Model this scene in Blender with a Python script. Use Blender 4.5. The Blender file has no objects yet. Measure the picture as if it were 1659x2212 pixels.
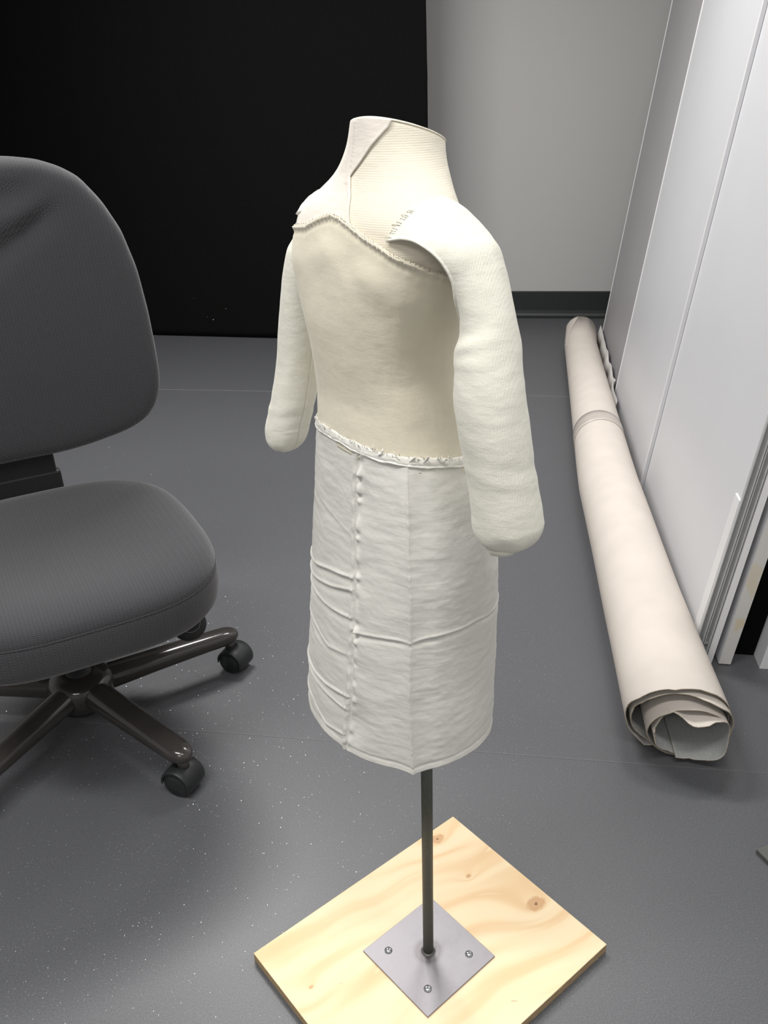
import bpy, bmesh, math, random
import numpy as np
from mathutils import Vector, Matrix, noise

sc = bpy.context.scene
COL = sc.collection
R_ = math.radians

# ------------------------------------------------------------------ camera, light, exposure
cam_d = bpy.data.cameras.new('camera')
cam_d.sensor_fit = 'VERTICAL'; cam_d.sensor_height = 24.0; cam_d.lens = 1849.0 / 2212.0 * 24.0
cam_d.clip_start = 0.05
cam = bpy.data.objects.new('camera', cam_d); COL.objects.link(cam)
cam.matrix_world = Matrix(((0.99948439, 0.03210854, 0.0, 0.0),
                           (-0.01417611, 0.44127821, -0.89725837, 0.0),
                           (-0.02880965, 0.89679573, 0.44150585, 1.25),
                           (0, 0, 0, 1)))
sc.camera = cam
sc.view_settings.view_transform = 'Standard'
sc.view_settings.look = 'None'
sc.view_settings.gamma = 1.0
sc.view_settings.use_curve_mapping = False
sc.view_settings.exposure = 0.50

wd = bpy.data.worlds.new('world'); sc.world = wd; wd.use_nodes = True
wd.node_tree.nodes['Background'].inputs[0].default_value = (0.9, 0.95, 1.0, 1)
wd.node_tree.nodes['Background'].inputs[1].default_value = 0.3

# room frame: E1 runs along the back wall (to the right), E2 towards the back wall
AZ = R_(-8.9)
E1 = Vector((math.cos(AZ), math.sin(AZ), 0)); E2 = Vector((-math.sin(AZ), math.cos(AZ), 0))
def rm(a, b, z=0.0): return E1 * a + E2 * b + Vector((0, 0, z))

def area(name, a, b, sx, sy, power, col=(1, 0.98, 0.95), z=2.68):
    l = bpy.data.lights.new(name, 'AREA'); l.shape = 'RECTANGLE'; l.size = sx; l.size_y = sy
    l.energy = power; l.color = col
    o = bpy.data.objects.new(name, l); COL.objects.link(o)
    o.location = rm(a, b, z); o.rotation_euler = (0, 0, AZ)
    return o
area('ceiling_lamp', -1.05, 2.75, 1.1, 0.28, 46)
area('ceiling_lamp', 0.35, 2.75, 0.7, 0.28, 12)
area('ceiling_lamp', -1.05, 0.2, 1.1, 0.28, 26)
area('ceiling_lamp', 0.35, 0.2, 1.1, 0.28, 14)
area('ceiling_lamp', -0.6, -1.7, 1.1, 0.28, 20)

# ------------------------------------------------------------------ helpers
def link(o, parent=None):
    COL.objects.link(o)
    if parent is not None:
        o.parent = parent
    return o
def thing(name, label, cat, loc=(0, 0, 0), group=None):
    o = bpy.data.objects.new(name, None); o.location = loc; o.empty_display_size = 0.05
    o['label'] = label; o['category'] = cat
    if group: o['group'] = group
    COL.objects.link(o); return o
def wloc(o):
    v = Vector((0, 0, 0))
    while o is not None:
        v += o.location; o = o.parent
    return v
def mesh(name, verts, faces, mat, parent=None, smooth=True, origin=None, label=None):
    """verts are in world coordinates; the object sits at origin (or at its parent's place)."""
    base = wloc(parent) if parent is not None else Vector((0, 0, 0))
    og = Vector(origin) if origin is not None else base
    me = bpy.data.meshes.new(name)
    me.from_pydata([tuple(Vector(v) - og) for v in verts], [], faces)
    me.validate(); me.update()
    bm = bmesh.new(); bm.from_mesh(me); bmesh.ops.recalc_face_normals(bm, faces=bm.faces); bm.to_mesh(me); bm.free()
    if smooth:
        me.polygons.foreach_set('use_smooth', [True] * len(me.polygons))
    if mat: me.materials.append(mat)
    o = bpy.data.objects.new(name, me); link(o, parent)
    o.location = og - base
    if label: o['label'] = label
    return o
def struct(o): o['kind'] = 'structure'; return o
def tag(o, label, cat, group=None):
    o['label'] = label; o['category'] = cat
    if group: o['group'] = group
    return o
def grid(nu, nv, closed_u=False, closed_v=False):
    """index faces for a grid of nv rows of nu verts"""
    fs = []
    for j in range(nv if closed_v else nv - 1):
        for i in range(nu if closed_u else nu - 1):
            a = j * nu + i; b = j * nu + (i + 1) % nu
            c = ((j + 1) % nv) * nu + (i + 1) % nu; d = ((j + 1) % nv) * nu + i
            fs.append((a, b, c, d))
    return fs
def bevel(o, w, seg=2, ang=40):
    m = o.modifiers.new('bevel', 'BEVEL'); m.width = w; m.segments = seg; m.limit_method = 'ANGLE'; m.angle_limit = R_(ang)
    return o
def solid(o, t, off=-1.0):
    m = o.modifiers.new('thickness', 'SOLIDIFY'); m.thickness = t; m.offset = off
    return m
BOXF = [(0, 1, 2, 3), (7, 6, 5, 4), (0, 4, 5, 1), (1, 5, 6, 2), (2, 6, 7, 3), (3, 7, 4, 0)]
def frame_box(name, O, A, B, C_, mat, parent=None, bev=0.0, origin=None, label=None):
    """box from corner O with edge vectors A, B, C_"""
    O, A, B, C_ = Vector(O), Vector(A), Vector(B), Vector(C_)
    v = [O, O + A, O + A + B, O + B, O + C_, O + A + C_, O + A + B + C_, O + B + C_]
    o = mesh(name, v, BOXF, mat, parent, smooth=False, origin=origin, label=label)
    if bev: bevel(o, bev)
    return o
def join_shapes(shapes):
    V, Fc_ = [], []
    for v, f in shapes:
        k = len(V); V += list(v); Fc_ += [tuple(i + k for i in q) for q in f]
    return V, Fc_
def ring_loft(rings, cap0=True, cap1=True):
    n = len(rings[0]); V = [p for r in rings for p in r]
    Fs = grid(n, len(rings), closed_u=True)
    if cap0: Fs.append(tuple(range(n)))
    if cap1: Fs.append(tuple(range(len(V) - n, len(V))))
    return V, Fs
def frame_of(t):
    t = Vector(t).normalized(); a = Vector((0, 0, 1)) if abs(t.z) < 0.9 else Vector((1, 0, 0))
    x = t.cross(a).normalized(); y = x.cross(t).normalized(); return t, x, y
def tube(p0, p1, r0, r1=None, n=24, cap=True):
    r1 = r0 if r1 is None else r1
    p0, p1 = Vector(p0), Vector(p1); t, x, y = frame_of(p1 - p0)
    rr = [[p + x * (r * math.cos(2 * math.pi * k / n)) + y * (r * math.sin(2 * math.pi * k / n)) for k in range(n)] for p, r in ((p0, r0), (p1, r1))]
    return ring_loft(rr, cap, cap)
def lathe(p0, axis, prof, n=32):
    """prof: list of (distance along axis, radius)"""
    p0 = Vector(p0); t, x, y = frame_of(axis)
    rr = [[p0 + t * h + x * (max(r, 1e-5) * math.cos(2 * math.pi * k / n)) + y * (max(r, 1e-5) * math.sin(2 * math.pi * k / n)) for k in range(n)] for h, r in prof]
    return ring_loft(rr)
def path_tube(pts, rad, n=8, closed=False):
    rr = []; N = len(pts)
    for i, p in enumerate(pts):
        a = pts[(i - 1) % N] if (closed or i > 0) else pts[i]; b = pts[(i + 1) % N] if (closed or i < N - 1) else pts[i]
        t, x, y = frame_of(Vector(b) - Vector(a)); r = rad[i] if isinstance(rad, (list, tuple)) else rad
        rr.append([Vector(p) + x * (r * math.cos(2 * math.pi * k / n)) + y * (r * math.sin(2 * math.pi * k / n)) for k in range(n)])
    V = [p for r in rr for p in r]; Fs = grid(n, N, closed_u=True, closed_v=closed)
    if not closed: Fs += [tuple(range(n)), tuple(range(len(V) - n, len(V)))]
    return V, Fs
def lerp_tab(tab, x, k=1):
    xs = [t[0] for t in tab]
    return float(np.interp(x, xs, [t[k] for t in tab]))
def catmull(P, m):
    """P: list of tuples, returns m points smoothly along them"""
    P = [np.array(p, float) for p in P]; Q = [2 * P[0] - P[1]] + P + [2 * P[-1] - P[-2]]; out = []
    for i in range(m):
        s = i / (m - 1) * (len(P) - 1); k = min(int(s), len(P) - 2); t = s - k
        a, b, c, d = Q[k], Q[k + 1], Q[k + 2], Q[k + 3]
        out.append(0.5 * ((2 * b) + (c - a) * t + (2 * a - 5 * b + 4 * c - d) * t * t + (3 * b - a - 3 * c + d) * t ** 3))
    return out
def ns(x, y, z=0.0): return noise.noise(Vector((x, y, z)))
def sm(x):
    x = min(1, max(0, x)); return x * x * (3 - 2 * x)

# ------------------------------------------------------------------ materials
class M:
    def __init__(s, name, col=(0.5, 0.5, 0.5), rough=0.6, metal=0.0, spec=0.5):
        s.m = bpy.data.materials.new(name); s.m.use_nodes = True; s.t = s.m.node_tree; s.b = s.t.nodes['Principled BSDF']
        s.b.inputs['Base Color'].default_value = (*col, 1); s.b.inputs['Roughness'].default_value = rough
        s.b.inputs['Metallic'].default_value = metal; s.b.inputs['Specular IOR Level'].default_value = spec
        s._co = None; s._bump = None
    def n(s, kind, **kw):
        nd = s.t.nodes.new(kind)
        for k, v in kw.items(): setattr(nd, k, v)
        return nd
    def l(s, a, b): s.t.links.new(a, b)
    def co(s, scale=(1, 1, 1), rot=(0, 0, 0), loc=(0, 0, 0)):
        if s._co is None: s._co = s.n('ShaderNodeTexCoord')
        mp = s.n('ShaderNodeMapping'); mp.inputs['Scale'].default_value = scale; mp.inputs['Rotation'].default_value = rot
        mp.inputs['Location'].default_value = loc
        s.l(s._co.outputs['Object'], mp.inputs[0]); return mp.outputs[0]
    def noise(s, scale, detail=3, co=None, rough=0.5, dist=0.0):
        nd = s.n('ShaderNodeTexNoise'); nd.inputs['Scale'].default_value = scale; nd.inputs['Detail'].default_value = detail
        nd.inputs['Roughness'].default_value = rough; nd.inputs['Distortion'].default_value = dist
        s.l(co if co is not None else s.co(), nd.inputs['Vector']); return nd.outputs['Fac']
    def ramp(s, fac, stops, interp='LINEAR'):
        r = s.n('ShaderNodeValToRGB'); r.color_ramp.interpolation = interp; e = r.color_ramp.elements
        while len(e) < len(stops): e.new(0.5)
        for k, (p, c) in enumerate(stops):
            e[k].position = p; e[k].color = (*c, 1) if len(c) == 3 else c
        s.l(fac, r.inputs[0]); return r.outputs[0]
    def g(s, v): return (v, v, v)
    def mix(s, fac, a, b, blend='MIX'):
        mx = s.n('ShaderNodeMix', data_type='RGBA', blend_type=blend)
        for sock, val in ((mx.inputs[0], fac), (mx.inputs[6], a), (mx.inputs[7], b)):
            if isinstance(val, (int, float)): sock.default_value = val
            elif isinstance(val, tuple): sock.default_value = (*val, 1)
            else: s.l(val, sock)
        return mx.outputs[2]
    def math(s, op, a, b=0.0, c=0.0):
        m = s.n('ShaderNodeMath', operation=op)
        for sock, val in zip(m.inputs, (a, b, c)):
            if isinstance(val, (int, float)): sock.default_value = val
            else: s.l(val, sock)
        return m.outputs[0]
    def sep(s, co):
        x = s.n('ShaderNodeSeparateXYZ'); s.l(co, x.inputs[0]); return x.outputs
    def color(s, out): s.l(out, s.b.inputs['Base Color'])
    def rough(s, out): s.l(out, s.b.inputs['Roughness'])
    def bump(s, h, strength=0.3, dist=0.001):
        b = s.n('ShaderNodeBump'); b.inputs['Strength'].default_value = strength; b.inputs['Distance'].default_value = dist
        s.l(h, b.inputs['Height'])
        if s._bump is not None: s.l(s._bump, b.inputs['Normal'])
        s._bump = b.outputs[0]; s.l(s._bump, s.b.inputs['Normal'])

def mat_floor():
    m = M('grey_speckled_vinyl', (0.1, 0.1, 0.11), 0.42)
    fine = m.noise(420, 2); big = m.noise(2.2, 3)
    c = m.ramp(fine, [(0.3, (0.080, 0.083, 0.090)), (0.5, (0.102, 0.105, 0.114)), (0.72, (0.136, 0.139, 0.149))])
    c = m.mix(m.math('MULTIPLY', big, 0.25), c, (0.100, 0.103, 0.111))
    # grains and small mica flakes lying at random angles
    vo = m.n('ShaderNodeTexVoronoi'); vo.inputs['Scale'].default_value = 330; m.l(m.co(), vo.inputs['Vector'])
    sp = m.sep(vo.outputs['Color'])
    rnd = m.math('GREATER_THAN', sp[0], 0.80); near = m.math('LESS_THAN', vo.outputs['Distance'], 0.17)
    fl = m.math('MULTIPLY', rnd, near)
    c = m.mix(fl, c, (0.85, 0.86, 0.88)); m.color(c)
    m.l(m.math('MULTIPLY', fl, 0.9), m.b.inputs['Metallic'])
    m.rough(m.math('ADD', m.math('MULTIPLY', fl, -0.2), m.math('MULTIPLY_ADD', big, 0.08, 0.38)))
    m.bump(fine, 0.12, 0.0006)
    # tilt the flakes
    geo = m.n('ShaderNodeNewGeometry'); v1 = m.n('ShaderNodeVectorMath', operation='SUBTRACT'); m.l(vo.outputs['Color'], v1.inputs[0]); v1.inputs[1].default_value = (0.5, 0.5, 0.5)
    v2 = m.n('ShaderNodeVectorMath', operation='SCALE'); m.l(v1.outputs[0], v2.inputs[0]); m.l(m.math('MULTIPLY', fl, 1.1), v2.inputs['Scale'])
    v3 = m.n('ShaderNodeVectorMath', operation='ADD'); m.l(m._bump, v3.inputs[0]); m.l(v2.outputs[0], v3.inputs[1])
    v4 = m.n('ShaderNodeVectorMath', operation='NORMALIZE'); m.l(v3.outputs[0], v4.inputs[0]); m.l(v4.outputs[0], m.b.inputs['Normal'])
    return m.m
def mat_plain(name, col, rough=0.6, metal=0.0, spec=0.5, nscale=60, namp=0.06, bump=0.05, bdist=0.001):
    m = M(name, col, rough, metal, spec)
    f = m.noise(nscale, 3)
    lo = tuple(c * (1 - namp) for c in col); hi = tuple(min(1, c * (1 + namp)) for c in col)
    m.color(m.ramp(f, [(0.3, lo), (0.7, hi)]))
    if bump: m.bump(f, bump, bdist)
    return m.m
def mat_knit(name, col, mode='horizontal', pitch=0.0024, amp=0.5, soft=0.0006, wool=0.3, softamp=0.2):
    """knitted or ribbed cloth"""
    m = M(name, col, 0.95, 0, 0.15)
    m.b.inputs['Sheen Weight'].default_value = 0.25; m.b.inputs['Sheen Roughness'].default_value = 0.6
    w = m.n('ShaderNodeTexWave', wave_type='BANDS', bands_direction='Z' if mode == 'horizontal' else 'X')
    w.inputs['Scale'].default_value = 0.3142 / pitch
    w.inputs['Distortion'].default_value = 0.6; w.inputs['Detail Scale'].default_value = 3
    m.l(m.co(rot=(0, 0, R_(35)) if mode != 'horizontal' else (0, 0, 0)), w.inputs['Vector'])
    fz = m.noise(900, 3); soft_n = m.noise(45, 4, m.co((1, 1, 2.2)))
    c = m.ramp(soft_n, [(0.3, tuple(x * 0.965 for x in col)), (0.7, col)])
    c = m.mix(m.math('MULTIPLY', w.outputs['Fac'], 0.06), c, tuple(x * 0.72 for x in col))
    m.color(c)
    m.bump(w.outputs['Fac'], amp, soft); m.bump(fz, wool, 0.0005); m.bump(soft_n, softamp, 0.004)
    return m.m
def mat_muslin(name, col, streak=0.12):
    m = M(name, col, 0.9, 0, 0.2)
    m.b.inputs['Sheen Weight'].default_value = 0.15
    st = m.noise(14, 5, m.co((1, 1, 9)), rough=0.6, dist=0.6); weave = m.noise(1300, 1)
    slub = m.noise(60, 3, m.co((1, 1, 14)))
    m.color(m.ramp(st, [(0.3, tuple(x * 0.955 for x in col)), (0.65, col)]))
    m.bump(st, streak, 0.004); m.bump(slub, 0.18, 0.0008); m.bump(weave, 0.2, 0.0003)
    return m.m
def mat_chair_fabric(rz):
    m = M('herringbone_charcoal_fabric', (0.045, 0.045, 0.05), 0.9, 0, 0.25)
    m.b.inputs['Sheen Weight'].default_value = 0.35; m.b.inputs['Sheen Roughness'].default_value = 0.45
    s = m.sep(m.co(rot=(0, 0, rz)))
    # across = side axis, along = depth + height: zigzag rows
    across = s[0]; along = m.math('ADD', s[2], s[1])
    zig = m.math('PINGPONG', m.math('MULTIPLY', across, 1.0), 0.0065)
    ph = m.math('MULTIPLY', m.math('ADD', along, m.math('MULTIPLY', zig, 0.9)), 2 * math.pi / 0.0052)
    wv = m.math('MULTIPLY_ADD', m.math('SINE', ph), 0.5, 0.5)
    col2 = m.math('MULTIPLY_ADD', m.math('SINE', m.math('MULTIPLY', across, 2 * math.pi / 0.0065)), 0.5, 0.5)
    h = m.math('MULTIPLY', m.math('POWER', wv, 0.6), m.math('MULTIPLY_ADD', col2, 0.35, 0.65))
    c = m.ramp(h, [(0.0, (0.024, 0.024, 0.026)), (0.4, (0.046, 0.046, 0.051)), (1.0, (0.062, 0.062, 0.069))])
    m.color(c); m.bump(h, 0.4, 0.0010); m.bump(m.noise(700, 2), 0.25, 0.0006)
    return m.m
def mat_plywood(O, AX, AY):
    """softwood face veneer in the board's own frame: x along the long side"""
    m = M('pine_plywood_face', (0.8, 0.6, 0.38), 0.55, 0, 0.35)
    ang = math.atan2(AX.y, AX.x)
    base = m.co(rot=(0, 0, -ang))
    warp = m.n('ShaderNodeTexNoise'); warp.inputs['Scale'].default_value = 3.2; warp.inputs['Detail'].default_value = 2; m.l(base, warp.inputs['Vector'])
    # knots: (x, y, radius) in board frame, measured from the board's left corner
    dsum = None; kmask = None; kcore = None
    for kx, ky, r in PLY_KNOTS:
        dv = m.n('ShaderNodeVectorMath', operation='DISTANCE'); m.l(m.co(rot=(0, 0, -ang), loc=(-kx, -ky, 0)), dv.inputs[0])
        sx = m.n('ShaderNodeVectorMath', operation='MULTIPLY'); m.l(m.co(rot=(0, 0, -ang), loc=(-kx, -ky, 0)), sx.inputs[0]); sx.inputs[1].default_value = (0.75, 1, 0)
        ln = m.n('ShaderNodeVectorMath', operation='LENGTH'); m.l(sx.outputs[0], ln.inputs[0]); d = ln.outputs['Value']
        inf = m.math('MULTIPLY', m.math('EXPONENT', m.math('MULTIPLY', d, -1 / (r * 3.0))), r * 8.0)
        dsum = inf if dsum is None else m.math('ADD', dsum, inf)
        nd = m.math('ADD', d, m.math('MULTIPLY', m.math('SUBTRACT', m.noise(90, 2), 0.5), r * 0.8))
        k = m.math('SUBTRACT', 1.0, m.math('SMOOTH_MIN', m.math('MAXIMUM', m.math('DIVIDE', m.math('SUBTRACT', nd, r * 0.75), r * 0.35), 0.0), 1.0, 0.1))
        kmask = k if kmask is None else m.math('MAXIMUM', kmask, k)
        cc = m.math('LESS_THAN', nd, r * 0.16); kcore = cc if kcore is None else m.math('MAXIMUM', kcore, cc)
    s = m.sep(base)
    y = m.math('ADD', m.math('ADD', s[1], m.math('MULTIPLY', m.math('SUBTRACT', warp.outputs['Fac'], 0.5), 0.11)), dsum)
    y = m.math('ADD', y, m.math('MULTIPLY', s[0], 0.12))
    gv = m.n('ShaderNodeCombineXYZ'); m.l(m.math('MULTIPLY', s[0], 0.10), gv.inputs[0]); m.l(y, gv.inputs[1])
    band = m.n('ShaderNodeTexNoise'); band.inputs['Scale'].default_value = 30; band.inputs['Detail'].default_value = 1.5; m.l(gv.outputs[0], band.inputs['Vector'])
    c = m.ramp(band.outputs['Fac'], [(0.34, (0.90, 0.74, 0.50)), (0.5, (0.88, 0.70, 0.455)), (0.60, (0.83, 0.60, 0.35)), (0.70, (0.78, 0.54, 0.30)), (0.73, (0.88, 0.70, 0.46))])
    blot = m.noise(9, 3); c = m.mix(m.math('MULTIPLY', blot, 0.3), c, (0.90, 0.72, 0.47))
    c = m.mix(m.math('MULTIPLY', kmask, 0.75), c, (0.60, 0.33, 0.16)); c = m.mix(m.math('MULTIPLY', kcore, 0.7), c, (0.12, 0.05, 0.02))
    pits = m.noise(160, 1, m.co((0.12, 1, 1), (0, 0, -ang))); c = m.mix(m.math('MULTIPLY', m.math('GREATER_THAN', pits, 0.795), 0.6), c, (0.36, 0.2, 0.09))
    m.color(c); m.bump(band.outputs['Fac'], 0.15, 0.001); return m.m
def mat_ply_edge():
    m = M('plywood_edge', (0.5, 0.36, 0.2), 0.8)
    s = m.sep(m.co()); ph = m.math('MULTIPLY', s[2], 1 / 0.0036)
    w = m.math('FRACT', ph); st = m.math('GREATER_THAN', w, 0.5)
    nz = m.noise(70, 4, m.co((1, 1, 8)))
    c = m.ramp(nz, [(0.3, (0.36, 0.25, 0.13)), (0.7, (0.62, 0.47, 0.28))])
    stv = m.math('GREATER_THAN', m.math('FRACT', m.math('MULTIPLY', s[2], 1 / 0.0072)), 0.5)
    c = m.mix(m.math('MULTIPLY', stv, 0.5), c, (0.28, 0.18, 0.10)); m.color(c); m.bump(nz, 0.5, 0.002); return m.m
def mat_steel_plate(cx, cy):
    m = M('bare_mild_steel', (0.45, 0.44, 0.46), 0.42, 0.75)
    a = m.noise(26, 5, rough=0.65); b = m.noise(9, 2)
    c = m.ramp(a, [(0.3, (0.20, 0.19, 0.205)), (0.7, (0.295, 0.285, 0.30))])
    c = m.mix(m.math('MULTIPLY', b, 0.35), c, (0.28, 0.262, 0.272))
    # heat tint rings around the weld
    dv = m.n('ShaderNodeVectorMath', operation='LENGTH'); m.l(m.co(loc=(-cx, -cy, 0)), dv.inputs[0])
    d = m.math('ADD', dv.outputs['Value'], m.math('MULTIPLY', m.math('SUBTRACT', m.noise(60, 2), 0.5), 0.006))
    hm = m.ramp(d, [(0.0, (0.7,) * 3), (0.0125, (0.75,) * 3), (0.0165, (0.25,) * 3), (0.0205, (0.5,) * 3), (0.0245, (0.0,) * 3)])
    c = m.mix(hm, c, (0.10, 0.09, 0.09)); m.color(c)
    m.rough(m.math('MULTIPLY_ADD', a, 0.2, 0.35)); m.bump(a, 0.12, 0.0006); return m.m
def mat_paint_wall(name, col):
    m = M(name, col, 0.75, 0, 0.3); f = m.noise(350, 2); m.color(m.ramp(m.noise(1.2, 2), [(0.3, tuple(c * 0.98 for c in col)), (0.7, col)]))
    m.bump(f, 0.06, 0.0005); return m.m
def mat_stained_white():
    m = M('white_board_edge_with_glue_stains', (0.62, 0.61, 0.59), 0.5)
    a = m.noise(16, 2, m.co((1, 1, 0.55), loc=(0.3, 0.1, 0.0)))
    s = m.sep(m.co()); low = m.ramp(s[2], [(0.02, (1,) * 3), (0.42, (0.0,) * 3)])
    f = m.math('MULTIPLY', m.ramp(a, [(0.52, (0,) * 3), (0.57, (1,) * 3)]), low)
    m.color(m.mix(m.math('MULTIPLY', f, 0.8), (0.62, 0.61, 0.59), (0.62, 0.50, 0.26))); m.bump(m.noise(120, 2), 0.08, 0.0005); return m.m

MF = mat_floor()
M_wall = mat_paint_wall('painted_wall', (0.56, 0.555, 0.545))
M_ceil = mat_paint_wall('ceiling_paint', (0.75, 0.75, 0.75))
M_side = mat_paint_wall('side_wall_paint', (0.60, 0.60, 0.60))
M_base = mat_plain('dark_vinyl_skirting', (0.020, 0.024, 0.023), 0.5, nscale=30)
M_black = mat_plain('black_felt', (0.0075, 0.0078, 0.0078), 1.0, spec=0.03, nscale=500, namp=0.3, bump=0.4)
M_lint = mat_plain('white_lint', (0.7, 0.7, 0.7), 0.9)
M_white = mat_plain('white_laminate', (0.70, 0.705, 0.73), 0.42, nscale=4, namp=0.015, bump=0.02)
M_shadegrey = mat_plain('shade_grey_laminate', (0.43, 0.42, 0.435), 0.5, nscale=4, namp=0.02, bump=0.02)  # shade on the far sheet, put into its base colour
M_trim = mat_plain('white_plastic_trim', (0.80, 0.80, 0.81), 0.4, nscale=20, namp=0.01)
M_alu = mat_plain('satin_aluminium', (0.60, 0.61, 0.62), 0.4, 0.25, nscale=80, namp=0.04, bump=0.02)
M_alud = mat_plain('grooved_aluminium', (0.30, 0.305, 0.31), 0.5, 0.2, nscale=80, namp=0.04, bump=0.02)
M_stain = mat_stained_white()
M_film = mat_plain('crumpled_paper_edge', (0.62, 0.60, 0.58), 0.7, nscale=40)
M_weld = mat_plain('floor_weld_rod', (0.22, 0.22, 0.225), 0.5)
M_fab = mat_chair_fabric(-math.atan2(0.47, 0.883))
M_blackp = mat_plain('black_plastic', (0.010, 0.010, 0.011), 0.6, nscale=90, namp=0.1, bump=0.04)
M_casterh = mat_plain('black_caster_plastic', (0.017, 0.019, 0.020), 0.42, nscale=90, namp=0.1, bump=0.04)
M_baseleg = mat_plain('glossy_brown_black_enamel', (0.044, 0.040, 0.037), 0.15, spec=0.6, nscale=10, namp=0.05, bump=0)
M_ring = mat_plain('grey_print', (0.22, 0.22, 0.23), 0.6)
M_pole = mat_plain('dark_green_grey_rod', (0.075, 0.082, 0.068), 0.5, 0.0, nscale=200, namp=0.12)
M_screw = mat_plain('bright_zinc', (0.62, 0.64, 0.66), 0.22, 0.95, nscale=40)
M_recess = mat_plain('screw_recess', (0.10, 0.10, 0.11), 0.5, 0.6)
M_canvas = mat_plain('cream_canvas', (0.66, 0.605, 0.55), 0.85, spec=0.2, nscale=14, namp=0.03, bump=0.15, bdist=0.004)
M_canvas_in = mat_plain('grey_primed_canvas', (0.46, 0.47, 0.46), 0.7, nscale=200, namp=0.08)
M_canvas_rim = mat_plain('raw_canvas_edge', (0.36, 0.31, 0.23), 0.95, nscale=300, namp=0.2)
M_tape = mat_plain('translucent_parcel_tape', (0.52, 0.47, 0.43), 0.35, nscale=20)
M_rib = mat_knit('ivory_ribbed_knit', (0.80, 0.745, 0.625), 'horizontal', 0.0021, 0.22, 0.0004)
M_neckp = mat_knit('pale_smooth_jersey', (0.82, 0.765, 0.69), 'horizontal', 0.0012, 0.12, 0.0003)
M_cover = mat_knit('cream_fine_jersey', (0.775, 0.72, 0.575), 'vertical', 0.0013, 0.12, 0.0003, 0.25, 0.15)
M_sleeve = mat_knit('ivory_wool_knit', (0.80, 0.785, 0.69), 'vertical', 0.0019, 0.18, 0.0004, 0.5, 0.25)
M_skirt = mat_muslin('white_crinkled_muslin', (0.715, 0.70, 0.655))
M_band = mat_muslin('white_cotton_band', (0.80, 0.785, 0.73), 0.3)
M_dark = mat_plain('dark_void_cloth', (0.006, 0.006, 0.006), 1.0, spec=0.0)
M_dkplate = mat_plain('dark_grey_painted_steel', (0.11, 0.115, 0.105), 0.6)

# ------------------------------------------------------------------ the room
XL, XR, YB, YF, HC = -3.7, 0.545, 5.25, -3.0, 2.7
P_back = Vector((1.07, 5.13, 0)); YB = P_back.dot(E2)
# right wall: behind the leaning panels
XR = 1.3 * E1.x + 3.0 * E1.y            # set below from the panels
Dp = Vector((-0.1618, -0.9868, 0)); Np = Vector((-0.9868, 0.1618, 0)); P0 = Vector((1.184, 4.522, 0)); Lp = Vector((0.1138, -0.0413, 1.0))
XR = (P0 - Np * 0.49).dot(E1)
def quad(name, a, b, c, d, mat, **k): return struct(mesh(name, [a, b, c, d], [(0, 1, 2, 3)], mat, smooth=False, **k))
def slab(name, a0, a1, b0, b1, z0, z1, mat):
    return struct(frame_box(name, rm(a0, b0, z0), E1 * (a1 - a0), E2 * (b1 - b0), Vector((0, 0, z1 - z0)), mat))
floor = slab('floor', XL - .1, XR + .1, YF - .1, YB + .1, -0.05, 0.0, MF)
slab('ceiling', XL - .1, XR + .1, YF - .1, YB + .1, HC, HC + 0.05, M_ceil)
slab('wall_back', XL, XR, YB, YB + .1, 0, HC, M_wall)
slab('wall_front', XL, XR, YF - .1, YF, 0, HC, M_side)
slab('wall_left', XL - .1, XL, YF, YB, 0, HC, M_side)
slab('wall_right', XR, XR + .1, YF, YB, 0, HC, M_side)
# coved skirting on the back wall
def skirting(name, a0, a1):
    prof = [(0.0, 0.152), (0.006, 0.1505), (0.0075, 0.148), (0.0078, 0.04), (0.011, 0.022), (0.019, 0.0095), (0.032, 0.0022), (0.045, 0.0006), (0.0, 0.0006)]
    V = []
    for a in (a0, a1): V += [rm(a, YB - p, z) for p, z in prof]
    n = len(prof); Fs = [(i, (i + 1) % n, n + (i + 1) % n, n + i) for i in range(n)] + [tuple(range(n)), tuple(range(n, 2 * n))]
    return struct(mesh(name, V, Fs, M_base, smooth=False))
skirting('baseboard_back', XL, XR)
# welded joints of the vinyl sheets
def weld(p, q, w=0.0035, mat=M_weld):
    p, q = Vector(p), Vector(q); t = (q - p).normalized(); s = Vector((-t.y, t.x, 0)) * w / 2
    o = mesh('weld_seam', [p - s, q - s, q + s, p + s, p - s + Vector((0, 0, .0005)), q - s + Vector((0, 0, .0005)), q + s + Vector((0, 0, .0005)), p + s + Vector((0, 0, .0005))], BOXF, mat, floor, smooth=False)
b1 = Vector((-1.064, 3.947, 0)).dot(E2); b2 = Vector((0.34, 1.362, 0)).dot(E2)
weld(rm(XL, b1), rm(XR, b1)); weld(rm(XL, b2), rm(XR, b2), 0.0025, mat_plain('grey_weld_rod', (0.135, 0.14, 0.147), 0.5))

# ------------------------------------------------------------------ black felt backdrop standing before the wall
bd = thing('backdrop_board', 'tall black felt covered board standing against the grey wall behind the chair', 'board', rm(-0.8, 4.9))
bl = Vector((-1.339, 4.994, 0)); br = Vector((-0.574, 4.826, 0)); bt = (br - bl).normalized(); bnm = Vector((-bt.y, bt.x, 0))
def bp(s, z): return bl + bt * s + Vector((0, 0, z))
V = []; nzr = 60; SX = 1.662
for k in range(nzr + 1):
    z = 0.002 + 2.45 * k / nzr
    edge = SX - 0.012 + 0.004 * ns(z * 3.0, 1.3) + 0.0045 * math.sin(z * 2.2) + 0.0015 * ns(z * 14, 4)
    row = [(-1.2, 0), (edge - 0.004, 0), (edge, 0.004), (edge, 0.018), (edge - 0.004, 0.022), (-1.2, 0.022)]
    V += [bp(a, z) + bnm * b for a, b in row]
mesh('felt_panel', V, ring_loft([[0] * 6] * (nzr + 1))[1], M_black, bd)
random.seed(5)
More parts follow.
